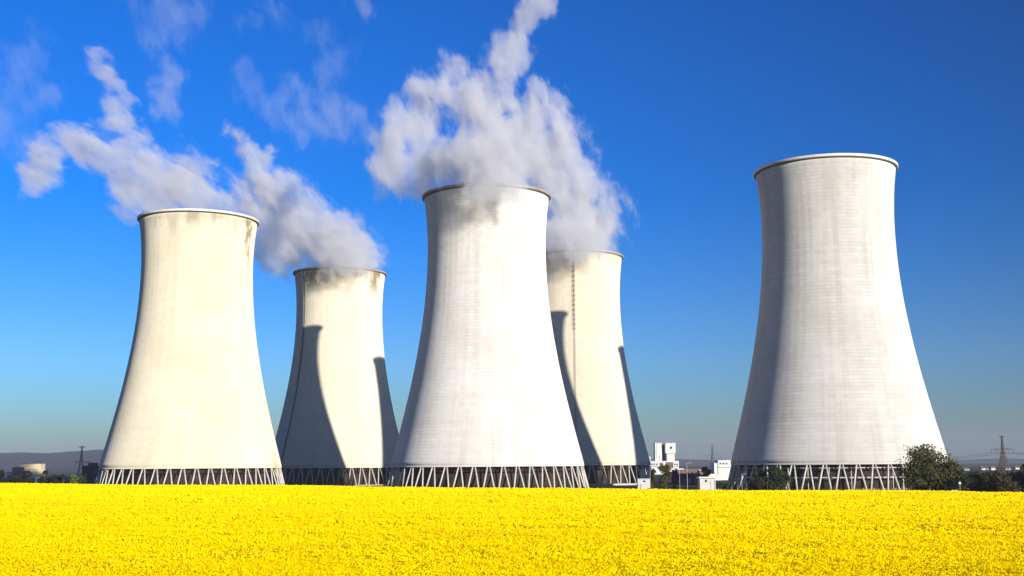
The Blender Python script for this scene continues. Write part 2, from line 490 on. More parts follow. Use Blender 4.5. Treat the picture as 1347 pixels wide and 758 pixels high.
# ------------------------------------------------------------------ steam
def steam(name, label, Y0, blobs, dens, seed, warp=9.0, nscale=0.085, amp=3.7, bias=0.08, gain=2.0, grow=1.24, depth=1.0, step=0.12, holes=(), flow=(-.7, .7)):
    rnd = random.Random(seed)
    pts = []
    for b in blobs:
        px, py, r = b[:3]; dy = b[3] if len(b) > 3 else rnd.uniform(-.35, .35) * r * depth
        s = Y0 / F_PX
        p = at(px, py, Y0 + dy * s); pts.append((p, r * s * grow))
    bm = bmesh.new()
    for p, r in pts:
        bmesh.ops.create_icosphere(bm, subdivisions=2, radius=r * 1.32 + 6.0, matrix=Matrix.Translation(p))
    me = bpy.data.meshes.new(name); bm.to_mesh(me); bm.free()
    tmp = bpy.data.objects.new('tmp', me); COL.objects.link(tmp)
    md = tmp.modifiers.new('r', 'REMESH'); md.mode = 'VOXEL'; md.voxel_size = 3.5
    dg = bpy.context.evaluated_depsgraph_get(); dg.update()
    hull = bpy.data.meshes.new_from_object(tmp.evaluated_get(dg))
    bpy.data.objects.remove(tmp); hull.name = name
    m = bpy.data.materials.new(name + '_vapour'); m.use_nodes = True
    nt = NT(m.node_tree); nt.n.clear()
    out = nt.n.new('ShaderNodeOutputMaterial'); pv = nt.n.new('ShaderNodeVolumePrincipled')
    pv.inputs['Color'].default_value = rgb(.872, .866, .888); pv.inputs['Anisotropy'].default_value = 0.0
    nt.l.new(pv.outputs[0], out.inputs['Volume'])
    co = nt.coord()
    off = nt.vmath('ADD', co, (seed * 37.1, seed * 11.7, seed * 5.3))
    wv = nt.vmath('SUBTRACT', nt.noise(off, 0.055, 4, .55, color=True), (.5, .5, .5))
    p2 = nt.vmath('ADD', co, nt.vmath('SCALE', wv, scale=warp * 2))
    f = None
    for p, r in pts:
        d = nt.vmath('DISTANCE', p2, tuple(p))
        g = nt.math('MULTIPLY_ADD', d, -1.0 / r, 1.0)
        f = g if f is None else nt.math('SMOOTH_MAX', f, g, 0.25)
    for hx, hy, hr in holes:
        sc = Y0 / F_PX; c = at(hx, hy, Y0)
        d = nt.vmath('LENGTH', nt.vmath('MULTIPLY', nt.vmath('SUBTRACT', p2, tuple(c)), (1.0, .22, 1.0)))
        f = nt.math('SMOOTH_MIN', f, nt.math('MULTIPLY_ADD', d, 1.0 / (hr * sc), -1.0), 0.2)
    q = nt.vmath('ADD', off, nt.vmath('SCALE', wv, scale=warp)); fl = Vector((flow[0], 0, flow[1])).normalized()
    q = nt.comb(nt.math('MULTIPLY', nt.vmath('DOT_PRODUCT', q, tuple(fl)), .62), nt.vmath('DOT_PRODUCT', q, (0, 1, 0)), nt.math('MULTIPLY', nt.vmath('DOT_PRODUCT', q, (-fl.z, 0, fl.x)), 1.25))
    n1 = nt.noise(q, nscale, 6, .66)
    dn = nt.math('MULTIPLY_ADD', nt.math('SUBTRACT', n1, .5), amp, nt.math('ADD', f, bias))
    dn = nt.math('MULTIPLY', dn, gain, clamp=True)
    dn = nt.math('MULTIPLY', nt.math('MULTIPLY', dn, dn), dens)
    nt.put(pv.inputs['Density'], dn)
    m.cycles.volume_step_rate = step
    o = link(name, hull, m)
    return tag(o, label, 'steam', 'steam drifting from the cooling towers')


P1 = [(215, 266, 34, 0), (255, 258, 36, 0), (286, 270, 22, 0), (306, 278, 12), (180, 255, 28), (225, 236, 33), (190, 222, 32), (250, 236, 20), (160, 206, 30), (130, 196, 26),
      (112, 190, 22), (175, 184, 21), (152, 162, 18), (152, 136, 16), (148, 116, 14), (140, 98, 16), (131, 80, 12), (85, 188, 20), (98, 194, 19), (74, 196, 18), (62, 202, 21), (52, 225, 22), (40, 242, 15), (78, 212, 15), (165, 276, 13)]
P2 = [(445, 345, 34, 0), (440, 334, 30, -70), (470, 337, 26, -80), (487, 343, 16, -70), (462, 345, 16, -110), (418, 328, 38), (395, 314, 40), (372, 332, 28), (350, 316, 28), (385, 286, 35), (360, 278, 36), (343, 256, 29), (368, 247, 24),
      (338, 222, 21), (324, 197, 16), (350, 207, 13), (312, 177, 12), (298, 168, 9), (338, 294, 22), (430, 300, 26), (455, 318, 24)]
P3 = [(600, 218, 32, -10), (640, 208, 42, -90), (668, 218, 34, -140), (688, 206, 27, -100), (560, 216, 34, 10), (655, 237, 23, -165), (677, 243, 15, -165), (634, 233, 19, -140), (625, 220, 40, 0), (522, 214, 32), (532, 238, 20), (650, 178, 40), (600, 205, 30), (545, 168, 34), (514, 186, 25),
      (505, 212, 22), (622, 136, 34), (585, 116, 28), (556, 126, 26), (598, 98, 22), (650, 140, 26), (640, 105, 20), (662, 92, 22), (655, 70, 21), (676, 58, 21), (668, 74, 20), (688, 34, 19), (699, 12, 18), (706, -8, 16), (540, 110, 14)]
P4 = [(750, 316, 44, -30), (772, 312, 26, -50), (772, 318, 24, -110), (745, 316, 26, -110), (786, 322, 9, -60), (762, 288, 44), (774, 284, 16), (745, 256, 42), (760, 248, 17), (732, 222, 38), (752, 208, 18), (724, 186, 34), (742, 172, 14), (716, 150, 27), (732, 138, 14), (700, 124, 15), (690, 168, 28), (702, 212, 32), (730, 310, 34),
      (780, 325, 20, -50), (740, 328, 20, -60)]
steam('steam_plume', 'grey white steam plume trailing left from far left tower into wispy puffs', T1[1], P1, .085, 1, holes=[(92, 218, 10)], flow=(-1, .62))
steam('steam_plume', 'steam plume leaning up and left from small distant cream tower', T2[1], P2, .085, 2, flow=(-.8, 1))
steam('steam_plume', 'largest billowing steam plume above middle white tower, reaching top of picture', T3[1], P3, .095, 3, holes=[(586, 170, 17), (668, 152, 9)], flow=(-.3, 1))
steam('steam_plume', 'steam column rising from rear tower with ladder, beside largest plume', T4[1], P4, .085, 4, flow=(-.35, 1))
WK = dict(gain=1.5, amp=4.6, nscale=.075, grow=1.35, flow=(-.25, 1.0))
steam('steam_wisp', 'small upright steam wisp loose in blue sky above far left tower', 600, [(216, 80, 13), (220, 98, 15), (216, 122, 14), (228, 122, 13), (212, 146, 14), (230, 146, 11)], .024, 5, **WK)
steam('steam_wisp', 'ragged detached steam wisp left of largest plume in blue sky', 600, [(412, 124, 20), (440, 140, 22), (462, 152, 18), (392, 112, 14), (380, 158, 18), (372, 136, 14), (410, 156, 20), (430, 168, 22), (398, 178, 16), (456, 176, 20), (478, 176, 16)], .018, 6, **WK)
steam('steam_wisp', 'tiny steam wisp cut by top edge, upper left of largest plume', 600, [(480, 4, 13), (472, -8, 14)], .022, 7, **WK)
steam('steam_wisp', 'very faint steam veil at top edge above small upright wisp', 620, [(205, 14, 28), (238, 10, 28), (222, 42, 24), (196, 46, 20), (236, 44, 18)], .009, 8, **WK)
steam('steam_wisp', 'faint steam veil at left edge above puffs of left plume', 620, [(14, 120, 32), (42, 70, 24), (30, 96, 22), (4, 165, 30), (50, 130, 24), (30, 190, 22)], .009, 9, **WK)
steam('steam_wisp', 'faint broken steam veil between upright wisp and largest plume', 620, [(420, 50, 20), (436, 84, 20), (450, 66, 16), (335, 26, 16), (362, 14, 20), (330, 118, 18), (350, 138, 16), (318, 92, 14)], .009, 10, **WK)

# ------------------------------------------------------------------ rapeseed field
TRACKS = [(-38.9, .5, .8), (-37.3, 1.1, 1.0), (-19.6, .9, .9), (-10.5, .8, .45), (-56.0, .9, .55), (-75.0, 1.0, .6), (-95.0, 1.0, .5), (8.0, .9, .5), (-28.5, .6, .25), (-46.5, .6, .3)]


def track_mask(x, y, rnd):
    s = .857 * x - .515 * y + .35 * np.sin(.05 * (x + y)) + .25 * np.sin(.17 * (x + y) + 1)
    k = np.zeros_like(x)
    for s0, w, a in TRACKS: k = np.maximum(k, a * np.clip(1.4 - np.abs(s - s0) / w, 0, 1))
    return k


def smooth_noise(x, y, seed, sc):
    r = np.random.RandomState(seed); o = np.zeros_like(x)
    for k in range(7):
        a = r.rand() * 6.28; f = sc * (0.6 + 1.8 * r.rand()); o += np.sin(x * math.cos(a) * f + y * math.sin(a) * f * .8 + r.rand() * 6.28)
    return o / 7


def field():
    rnd = np.random.RandomState(11)
    xs = np.arange(-210, 211, 2.0); ys = np.concatenate([np.arange(20, 120, 1.0), np.arange(120, EDGE + .1, 1.5), [EDGE + .4]])
    X, Y = np.meshgrid(xs, ys); k = track_mask(X, Y, rnd)
    Z = canopy_z(X, Y) - .10 - .10 * k
    Z[-1, :] -= 1.0; Z[0, :] -= 1.0
    V = [np.stack([X, Y, Z], -1).reshape(-1, 3)]; nx = len(xs); ny = len(ys)
    jj, ii = np.meshgrid(np.arange(ny - 1), np.arange(nx - 1), indexing='ij'); b0 = (jj * nx + ii).ravel()
    Fq = [np.stack([b0, b0 + 1, b0 + nx + 1, b0 + nx], -1)]; MI = [np.zeros(len(b0), int)]; base = len(V[0])
    # flower heads: (y from, y to, heads per m2, petal size, petals per head)
    rnd0 = rnd
    for y0, y1, dens, size, npet, stems, side in ((33, 52, 30, .046, 17, True, 0), (52, 78, 22, .060, 13, True, 0), (78, 130, 12, .098, 8, False, 0), (130, 190, 5.0, .19, 5, False, 0), (190, EDGE, 3.2, .25, 5, False, 0),
            (33, 78, 4.0, .22, 7, False, 1), (78, 150, 2.4, .30, 6, False, 1), (150, EDGE, 1.8, .38, 5, False, 1)):
        hw = .46 * y1 + 8 + 50 * side; n = int((y1 - y0) * 2 * hw * dens)
        x = rnd.uniform(-hw, hw, n); y = rnd.uniform(y0, y1, n)
        keep = (np.abs(x) < .46 * y + 8) if not side else (np.abs(x) >= .46 * y + 8) & (np.abs(x) < .46 * y + 58)
        k = track_mask(x, y, rnd)
        keep &= rnd.rand(n) > .30 * k
        keep &= rnd.rand(n) > .06 - .20 * smooth_noise(x, y, 3, .25)
        x, y, k = x[keep], y[keep], k[keep]; n = len(x)
        top = canopy_z(x, y) + rnd.normal(0, .045, n) + .12 * smooth_noise(x, y, 5, .5) - .06 * k
        c = np.repeat(np.stack([x, y, top], -1), npet, 0)
        c[:, :2] += rnd.normal(0, max(.17, size * 1.8), (len(c), 2)); c[:, 2] += rnd.uniform(-.09, .03, len(c))
        # open flowers turn to the light, with a wide scatter
        nn = np.array([_sd.x, _sd.y, .30]) * .95 + rnd.normal(size=(len(c), 3)) * .55; nn /= np.linalg.norm(nn, axis=1)[:, None]
        a = np.cross(nn, rnd.normal(size=(len(c), 3))); a /= np.linalg.norm(a, axis=1)[:, None]
        b = np.cross(nn, a)
        s = size * rnd.uniform(.35, .75, len(c))[:, None]
        q = np.stack([c - a * s - b * s * .4, c + a * s * .2 - b * s, c + a * s + b * s * .4, c - a * s * .2 + b * s], 1)
        V.append(q.reshape(-1, 3)); Fq.append(base + np.arange(len(c) * 4).reshape(-1, 4)); 
        ss = (.857 * c[:, 0] - .515 * c[:, 1]); al = (.515 * c[:, 0] + .857 * c[:, 1])
        streak = smooth_noise(ss * 1.0, al * .07, 21, .55)
        bud = rnd.rand(len(c)) < np.clip(.60 * np.repeat(k, npet) + .10 * np.clip(streak * 3, 0, 1), 0, 1)
        MI.append(np.where(bud, 3, 1)); base += len(c) * 4
        if stems:
            th = rnd.uniform(0, math.pi, n); w = .018; dx, dy = np.cos(th) * w, np.sin(th) * w
            lo = np.stack([x + rnd.normal(0, .08, n), y + rnd.normal(0, .08, n), top - .85], -1); hi = np.stack([x, y, top - .1], -1)
            d = np.stack([dx, dy, dx * 0], -1)
            q = np.stack([lo - d, lo + d, hi + d, hi - d], 1)
            V.append(q.reshape(-1, 3)); Fq.append(base + np.arange(n * 4).reshape(-1, 4)); MI.append(np.full(n, 2)); base += n * 4
    V = np.concatenate(V); Fq = np.concatenate(Fq); MI = np.concatenate(MI)
    me = bpy.data.meshes.new('rapeseed_field')
    me.vertices.add(len(V)); me.vertices.foreach_set('co', V.astype(np.float32).ravel())
    me.loops.add(Fq.size); me.loops.foreach_set('vertex_index', Fq.astype(np.int32).ravel())
    me.polygons.add(len(Fq)); me.polygons.foreach_set('loop_start', np.arange(0, Fq.size, 4, dtype=np.int32))
    me.polygons.foreach_set('loop_total', np.full(len(Fq), 4, np.int32))
    me.polygons.foreach_set('material_index', MI.astype(np.int32))
    me.update(calc_edges=True)
    m0, nt, b = new_mat('canopy_underlayer', 0.9, 0.0)
    co = nt.coord(); n = nt.noise(co, 3.0, 5, .7); n2 = nt.noise(co, .12, 4)
    c = nt.mix(nt.mapr(n, .40, .60), rgb(.80, .62, .002), rgb(.92, .70, .001))
    c = nt.mix(nt.mapr(n2, .55, .72, 0, .35), c, rgb(.55, .45, .008))
    nt.put(b.inputs['Base Color'], c)
    m1, nt, b = new_mat('rape_flower', 0.8, 0.1)
    r = nt.island(); n = nt.noise(nt.coord(), .07, 4)
    c = nt.mix(r, rgb(.92, .70, .001), rgb(.86, .62, .001))
    c = nt.mix(nt.mapr(r, .90, .97), c, rgb(.76, .58, .004))
    c = nt.mix(nt.mapr(n, .42, .65, 0, .30), c, rgb(.80, .50, .001))
    nt.put(b.inputs['Base Color'], c)
    b.inputs['Specular IOR Level'].default_value = 0.0
    tr = nt.n.new('ShaderNodeBsdfTranslucent'); nt.put(tr.inputs[0], c); mx = nt.n.new('ShaderNodeMixShader'); mx.inputs[0].default_value = .28
    o_ = nt.n['Material Output']; nt.l.new(b.outputs[0], mx.inputs[1]); nt.l.new(tr.outputs[0], mx.inputs[2]); nt.l.new(mx.outputs[0], o_.inputs[0])
    m2 = plain('rape_stem', rgb(.46, .42, .012), .9, .2, 2.0); m2.node_tree.nodes['Principled BSDF'].inputs['Specular IOR Level'].default_value = 0
    m3, nt, b = new_mat('rape_bud', 0.9, 0.0)
    nt.put(b.inputs['Base Color'], nt.mix(nt.island(), rgb(.46, .36, .006), rgb(.78, .58, .003)))
    o = link('rapeseed_field', me, [m0, m1, m2, m3])
    tag(o, 'wide field of bright yellow flowering rapeseed in front of the towers', 'crop field', kind='stuff')


field()

# ------------------------------------------------------------------ vegetation
M_bark = plain('bark', rgb(.06, .045, .03), .95, .3, 2.0)
M_olive = leafmat('olive_leaves', rgb(.030, .034, .010), rgb(.15, .122, .026), rgb(.045, .05, .012))
M_dark = leafmat('dark_leaves', rgb(.012, .016, .008), rgb(.024, .027, .012), rgb(.010, .012, .007))
M_brown = leafmat('russet_leaves', rgb(.05, .035, .018), rgb(.10, .06, .028), rgb(.035, .04, .014))
M_lime = leafmat('spring_leaves', rgb(.09, .11, .02), rgb(.14, .15, .03), rgb(.07, .08, .02))
M_deep = leafmat('deep_green_leaves', rgb(.025, .038, .012), rgb(.06, .07, .02), rgb(.018, .026, .010))


def tree(name, label, base, h, w, mat, seed, n=1500, leaf=.35, low=.12, group=None, lobes=9, cat='tree', lean=0.0, flat=1.0):
    rnd = np.random.RandomState(seed)
    t = thing(name, label, cat, base, 0, group)
    mb = MB(); mb.tube((0, 0, -.5), (lean * .3, 0, h * .45), .022 * h + .06, .014 * h + .04, 8)
    mb.tube((lean * .3, 0, h * .45), (lean * .6, 0, h * .85), .014 * h + .04, .004 * h + .02, 7)
    L = []
    for i in range(lobes):
        a = 2 * math.pi * (i + rnd.rand()) / lobes; zz = h * (low + (0.92 - low) * rnd.rand() ** .9)
        k = math.sin(math.pi * min(1, max(.12, (zz / h - low * .5) / (1.02 - low * .5)))) ** .6
        rr = w * .5 * k * rnd.uniform(.25, .80)
        c = np.array([rr * math.cos(a) + lean * zz / h, rr * math.sin(a) * flat, zz]); s = w * rnd.uniform(.15, .27)
        L.append((c, s))
        mb.tube((lean * .3 * zz / h, 0, zz * .55), tuple(c), .008 * h + .02, .02, 5)
    L.append((np.array([lean, 0, h * .82]), w * .2)); L.append((np.array([lean * .5, 0, h * .5]), w * .3))
    mb.build('trunk', M_bark, t, True)
    cs = []
    for c, s in L:
        m_ = max(30, int(n / len(L) * (s / (w * .21)) ** 2))
        d = rnd.normal(size=(m_, 3)); d /= np.linalg.norm(d, axis=1)[:, None]
        rad = s * (rnd.rand(m_) ** .45) * (1 + .28 * np.sin(d[:, 0] * 5 + d[:, 2] * 4 + seed))
        p = c + d * rad[:, None] * np.array([1, 1, .9]); cs.append(p)
    p = np.concatenate(cs); p = p[(p[:, 2] > .05) & (p[:, 2] < h * 1.03)]
    a = rnd.normal(size=(len(p), 3)); a /= np.linalg.norm(a, axis=1)[:, None]
    b = np.cross(a, rnd.normal(size=(len(p), 3))); b /= np.linalg.norm(b, axis=1)[:, None]
    s = leaf * rnd.uniform(.5, 1.15, len(p))[:, None]
    q = np.stack([p - a * s, p - b * s * .6, p + a * s, p + b * s * .6], 1).reshape(-1, 3)
    me = bpy.data.meshes.new('crown'); me.from_pydata(q.tolist(), [], np.arange(len(q)).reshape(-1, 4).tolist()); me.update()
    link('crown', me, mat, t)
    return t


def g(x, y): return (x, y, float(terrain_z(x, y)))


def plant(px, top, wpx, Y, *a, **k):
    p = at(px, top, Y); z0 = float(terrain_z(p.x, Y)); k.setdefault('cat', 'tree')
    return tree(a[0], a[1], (p.x, Y, z0), p.z - z0, wpx * Y / F_PX, a[2], a[3], **k)


plant(1226, 586, 74, 372, 'broadleaf_tree', 'largest olive green tree in front of right end of rightmost tower', M_olive, 21, n=12000, leaf=.36, low=.06, lobes=24, lean=-2.2)
plant(1247, 607, 34, 369, 'broadleaf_tree', 'smaller olive tree leaning on right side of largest tree', M_olive, 27, n=3500, leaf=.34, low=.05, lobes=12)
plant(1207, 628, 26, 366, 'low_bush', 'low olive bush at left foot of largest tree', M_olive, 22, n=1600, leaf=.3, low=.05, lobes=7, cat='bush')
plant(996, 618, 32, 404, 'round_bush', 'dark green bush, left of two under rightmost tower', M_deep, 23, n=4500, leaf=.32, low=.05, lobes=10, cat='bush')
plant(1022, 614, 38, 402, 'round_bush', 'brown green bush, right of two under rightmost tower', M_deep, 24, n=5000, leaf=.32, low=.05, lobes=10, cat='bush')
HG = 'dark hedge trees at right edge'
for i, (px, tp, w, m_, lab) in enumerate((
        (1262, 614, 22, M_deep, 'narrow dark hedge tree touching right side of largest tree'),
        (1278, 619, 30, M_dark, 'dark green hedge tree below open sky right of largest tree'),
        (1297, 622, 30, M_brown, 'russet hedge tree left of tall pylon on right'),
        (1316, 621, 32, M_brown, 'russet hedge tree straight below tall pylon on right'),
        (1334, 619, 28, M_brown, 'brown hedge tree just right of tall pylon'),
        (1350, 606, 28, M_dark, 'taller dark hedge tree cut by right edge'),
        (1372, 612, 34, M_brown, 'russet hedge tree just outside right edge'))):
    plant(px, tp, w * 1.25, 335 + 6 * (i % 3), 'hedge_tree', lab, m_, 40 + i, n=3500, leaf=.32, low=.03, lobes=12, group=HG)
LG = 'dark trees along left edge of field'
for i, (px, tp, w, m_, lab, Y) in enumerate((
        (0, 622, 18, M_dark, 'dark round tree cut by left edge', 470),
        (15, 625, 16, M_dark, 'small dark tree between left edge and tan building', 475),
        (38, 621, 17, M_dark, 'dark round tree in front of tan building wall', 470),
        (28, 628, 18, M_dark, 'low dark tree at foot of tan building', 468),
        (60, 617, 13, M_dark, 'tallest dark tree at right end of tan building', 472),
        (69, 628, 16, M_dark, 'low dark tree just right of tan building', 470),
        (78, 627, 12, M_dark, 'low dark tree second right of tan building', 474),
        (84, 625, 6, M_dark, 'thin pointed dark tree right of tan building', 470),
        (-18, 618, 26, M_dark, 'dark tree just outside left edge', 470),
        (97, 623, 10, M_lime, 'yellow green young tree left of dark steel shed', 465),
        (106, 628, 12, M_deep, 'low green tree under left pylon', 470))):
    plant(px, tp - 2.5, w * 1.3, Y, 'roadside_tree', lab, m_, 60 + i, n=2200, leaf=.42, low=.04, lobes=8, group=LG)
plant(875, 612, 22, 455, 'autumn_tree', 'brown green tree in front of white twin towered building', M_olive, 80, n=3000, leaf=.36, low=.05, lobes=12)
plant(858, 617, 12, 470, 'dark_bush', 'dark bush behind small white hut', M_deep, 81, n=1500, leaf=.4, low=.04, lobes=7, cat='bush')
plant(888, 619, 14, 500, 'dark_bush', 'dark bush left of tall grey lamp mast', M_deep, 82, n=1500, leaf=.4, low=.04, lobes=7, cat='bush')
plant(928, 612, 14, 620, 'dark_bush', 'round dark bush beside white stepped building', M_deep, 83, n=1500, leaf=.45, low=.04, lobes=7, cat='bush')
plant(952, 634, 10, 425, 'dark_bush', 'dark bush right of flat roofed hut', M_deep, 84, n=1500, leaf=.3, low=.04, lobes=7, cat='bush')

# ------------------------------------------------------------------ buildings
M_white = plain('white_render', rgb(.56, .55, .53), .8, .12, .12)
M_white2 = plain('white_panel', rgb(.48, .46, .43), .7, .14, .2)
M_tan = plain('tan_render', rgb(.62, .49, .30), .85, .10, .2)
M_tan2 = plain('tan_side', rgb(.30, .30, .24), .85, .12, .2)
M_darkbld = plain('dark_cladding', rgb(.035, .04, .06), .7, .2, .2)
M_rust = plain('brown_cladding', rgb(.16, .09, .06), .8, .25, .2)
M_roof = plain('grey_roof', rgb(.18, .17, .17), .9, .15, .2)
M_tile = plain('red_tile', rgb(.20, .12, .095), .9, .2, .5)
M_glass = plain('window_glass', rgb(.03, .035, .04), .2, .2, .5)
M_grey = plain('galvanised_steel', rgb(.34, .35, .36), .5, .12, 1.0)


def wx(px, Y, py=610): return at(px, py, Y).x
def wz(px, py, Y): return at(px, py, Y).z


def blk(mb, px0, px1, ytop, ybot, Y, depth, zbase=None):
    """a box whose front spans the photo positions at distance Y"""
    x0, x1 = wx(px0, Y), wx(px1, Y); z1 = wz((px0 + px1) / 2, ytop, Y); z0 = wz((px0 + px1) / 2, ybot, Y) if zbase is None else zbase
    mb.box(((x0 + x1) / 2, Y + depth / 2, (z0 + z1) / 2), (x1 - x0, depth, z1 - z0)); return (x0, x1, z0, z1)


def local(t):
    for c in t.children: c.matrix_parent_inverse = Matrix.Translation(-t.location)


# tan building at the left
Y = 1300
t = thing('tan_building', 'tan stepped building with dark left side behind trees at left edge', 'building', (wx(36, Y), Y, 0))
x0, x1, zz = wx(17, Y), wx(57, Y), wz(36, 618, Y)
mb = MB(); cxm = wx(31, Y)
mb.v = [(x0, Y + 14, -.5), (cxm, Y, -.5), (x1, Y + 6, -.5), (x1 - 8, Y + 26, -.5), (x0, Y + 14, zz + 1.5), (cxm, Y, zz + .3), (x1, Y + 6, zz), (x1 - 8, Y + 26, zz + .8)]
mb.f = [[0, 1, 5, 4], [1, 2, 6, 5], [2, 3, 7, 6], [3, 0, 4, 7], [4, 5, 6, 7], [3, 2, 1, 0]]
mb.build('wall', M_tan, t)
mb = MB(); blk(mb, 25, 54, 610.5, 619.5, Y + 10, 12); mb.build('upper_storey', M_tan, t)
mb = MB(); blk(mb, 24.6, 54.4, 609.8, 610.45, Y + 9.4, 13.2); mb.build('roof', M_roof, t)
M_sideshade = plain('green_grey_side_shade', rgb(.10, .11, .085), .8, .2, .1)
mb = MB(); blk(mb, 16.5, 29.5, 614.5, 640, Y - 6, 5.5, -.3); mb.build('adjoining_or_added_block', M_sideshade, t)  # added block; its dark colour stands in for shade on the left side
mb = MB(); blk(mb, 40, 50, 620.5, 621.3, Y + 2.2, 2.0); mb.build('ledge', M_tan2, t)
mb = MB(); blk(mb, 34, 36, 623, 629, Y + .6, 1.2); mb.build('window', M_glass, t)
local(t)
t = thing('low_building', 'low pale wall building behind trees at left edge', 'building', (wx(11, 1350), 1350, 0))
mb = MB(); blk(mb, 8, 17, 622, 640, 1350, 14, -.3); mb.build('wall', M_white2, t); mb = MB(); blk(mb, 7.6, 17.4, 621.2, 621.95, 1349.4, 15.2); mb.build('roof', M_tile, t); local(t)
# dark shed
Y = 640
t = thing('steel_shed', 'dark blue steel shed beside left foot of far left tower', 'building', (wx(116, Y), Y, 0))
mb = MB(); blk(mb, 108.5, 123.5, 612.5, 640, Y, 9, -.3); mb.build('wall', M_darkbld, t)
mb = MB(); blk(mb, 116, 125, 609, 612.4, Y + 3, 5); mb.build('roof_vent', M_darkbld, t)
mb = MB(); blk(mb, 111, 115, 622, 640, Y - .25, .2, -.2); mb.build('door', M_roof, t); local(t)
# twin-towered white building
Y = 1250
t = thing('silo_building', 'tall white twin towered industrial building, dark gap between its towers', 'building', (wx(875, Y), Y, 0))
mb = MB(); blk(mb, 862, 871, 583, 622, Y, 12, -.3); mb.build('stair_tower', M_white, t)
mb = MB(); blk(mb, 871.15, 875.7, 585, 622, Y + 7, 6, -.3); mb.build('recess', M_darkbld, t)
mb = MB(); blk(mb, 875.8, 889.2, 583, 596.4, Y - 1, 13); mb.build('tower_head', M_white, t)
mb = MB(); blk(mb, 877.5, 887.6, 596.5, 622, Y + .6, 10, -.3); mb.build('tower_shaft', M_white, t)
mb = MB(); blk(mb, 882, 884.5, 587.5, 590.5, Y - 1.35, .3); mb.build('window', M_glass, t)
mb = MB(); blk(mb, 867.6, 869.0, 598, 614, Y - .35, .3); mb.build('stair_window', M_white2, t)
mb = MB(); blk(mb, 855, 893, 606.5, 624, Y - 9, 8, -.3); mb.build('base_hall', M_white, t)
mb = MB(); blk(mb, 876, 885.5, 608, 616, Y - 9.4, .35); mb.build('hall_gate', M_rust, t)
mb = MB(); blk(mb, 868, 872, 609, 618, Y - 9.4, .35); mb.build('hall_gate', M_rust, t)
for a in (857, 860, 863.5, 887, 890): mb = MB(); blk(mb, a, a + 1.6, 610, 612, Y - 9.35, .3); mb.build('window', M_glass, t)
mb = MB(); blk(mb, 855, 893, 613.4, 614.1, Y - 9.25, .2); mb.build('cladding_joint', M_roof, t)
mb = MB(); blk(mb, 864.2, 864.9, 584, 606, Y - .25, .2); mb.build('cladding_joint', M_white2, t)
for a in (864, 868.5, 878.5, 886): mb = MB(); blk(mb, a, a + .7, 580.8, 582.9, Y + 3, .8); mb.build('roof_pipe', M_grey, t)
mb = MB(); blk(mb, 852, 856, 600.5, 612, Y - 4, 6); mb.build('adjoining_or_added_block', M_white2, t)
mb = MB(); blk(mb, 848.5, 851.8, 606, 622, Y - 6, 6, -.3); mb.build('adjoining_or_added_block', M_white2, t)
local(t)
t = thing('long_hall', 'long low hall with pale roof right of twin towered building', 'building', (wx(905, 1000), 1000, 0))
mb = MB(); blk(mb, 891, 926, 618, 640, 1000, 14, -.3); mb.build('wall', M_rust, t)
mb = MB(); blk(mb, 890.5, 899.5, 616.2, 618, 999, 16); mb.build('roof', M_white2, t)
mb = MB(); blk(mb, 899.8, 926.5, 617.2, 618.0, 999, 16); mb.build('roof', M_roof, t)
for a in (903, 909, 915, 921): mb = MB(); blk(mb, a, a + 3, 621, 626, 999.6, .3); mb.build('window', M_glass, t)
local(t)
t = thing('brown_warehouse', 'dark brown warehouse in front of long low hall', 'building', (wx(900, 640), 640, 0))
mb = MB(); blk(mb, 886, 921, 624, 642, 640, 10, -.3); mb.build('wall', M_darkbld, t)
mb = MB(); blk(mb, 885.6, 921.4, 623, 624, 639.6, 11); mb.build('roof', M_rust, t)
for a in (889, 897, 905, 913): mb = MB(); blk(mb, a, a + 4, 629, 637, 639.7, .3); mb.build('gate', M_roof, t)
local(t)
# stepped white building at the left foot of the right tower
Y = 800
t = thing('stepped_building', 'bright white stepped building at left foot of rightmost tower', 'building', (wx(952, Y), Y, 0))
mb = MB(); blk(mb, 944.5, 962, 605.5, 640, Y, 12, -.3); mb.build('main_block', M_white, t)
mb = MB(); blk(mb, 939.3, 944.4, 609.2, 640, Y + .5, 11, -.3); mb.build('side_block', M_white, t)
mb = MB(); blk(mb, 928, 949, 623.6, 640, Y - 9, 8.5, -.3); mb.build('low_block', M_white, t)
for a in (947, 951, 955): mb = MB(); blk(mb, a, a + 1.8, 609, 611, Y - .3, .25); mb.build('window', M_glass, t)
mb = MB(); blk(mb, 944.6, 962, 614.6, 615.2, Y - .22, .2); mb.build('cladding_joint', M_roof, t)
mb = MB(); blk(mb, 957, 958, 603.6, 605.4, Y + 4, 1); mb.build('roof_pipe', M_grey, t)
mb = MB(); blk(mb, 919.5, 931, 619.3, 640, Y - 3, 8, -.3); mb.build('adjoining_or_added_block', M_rust, t)
mb = MB(); blk(mb, 919.2, 931.2, 618.2, 619.2, Y - 3.4, 8.8); mb.build('annex_roof', M_white2, t)
local(t)
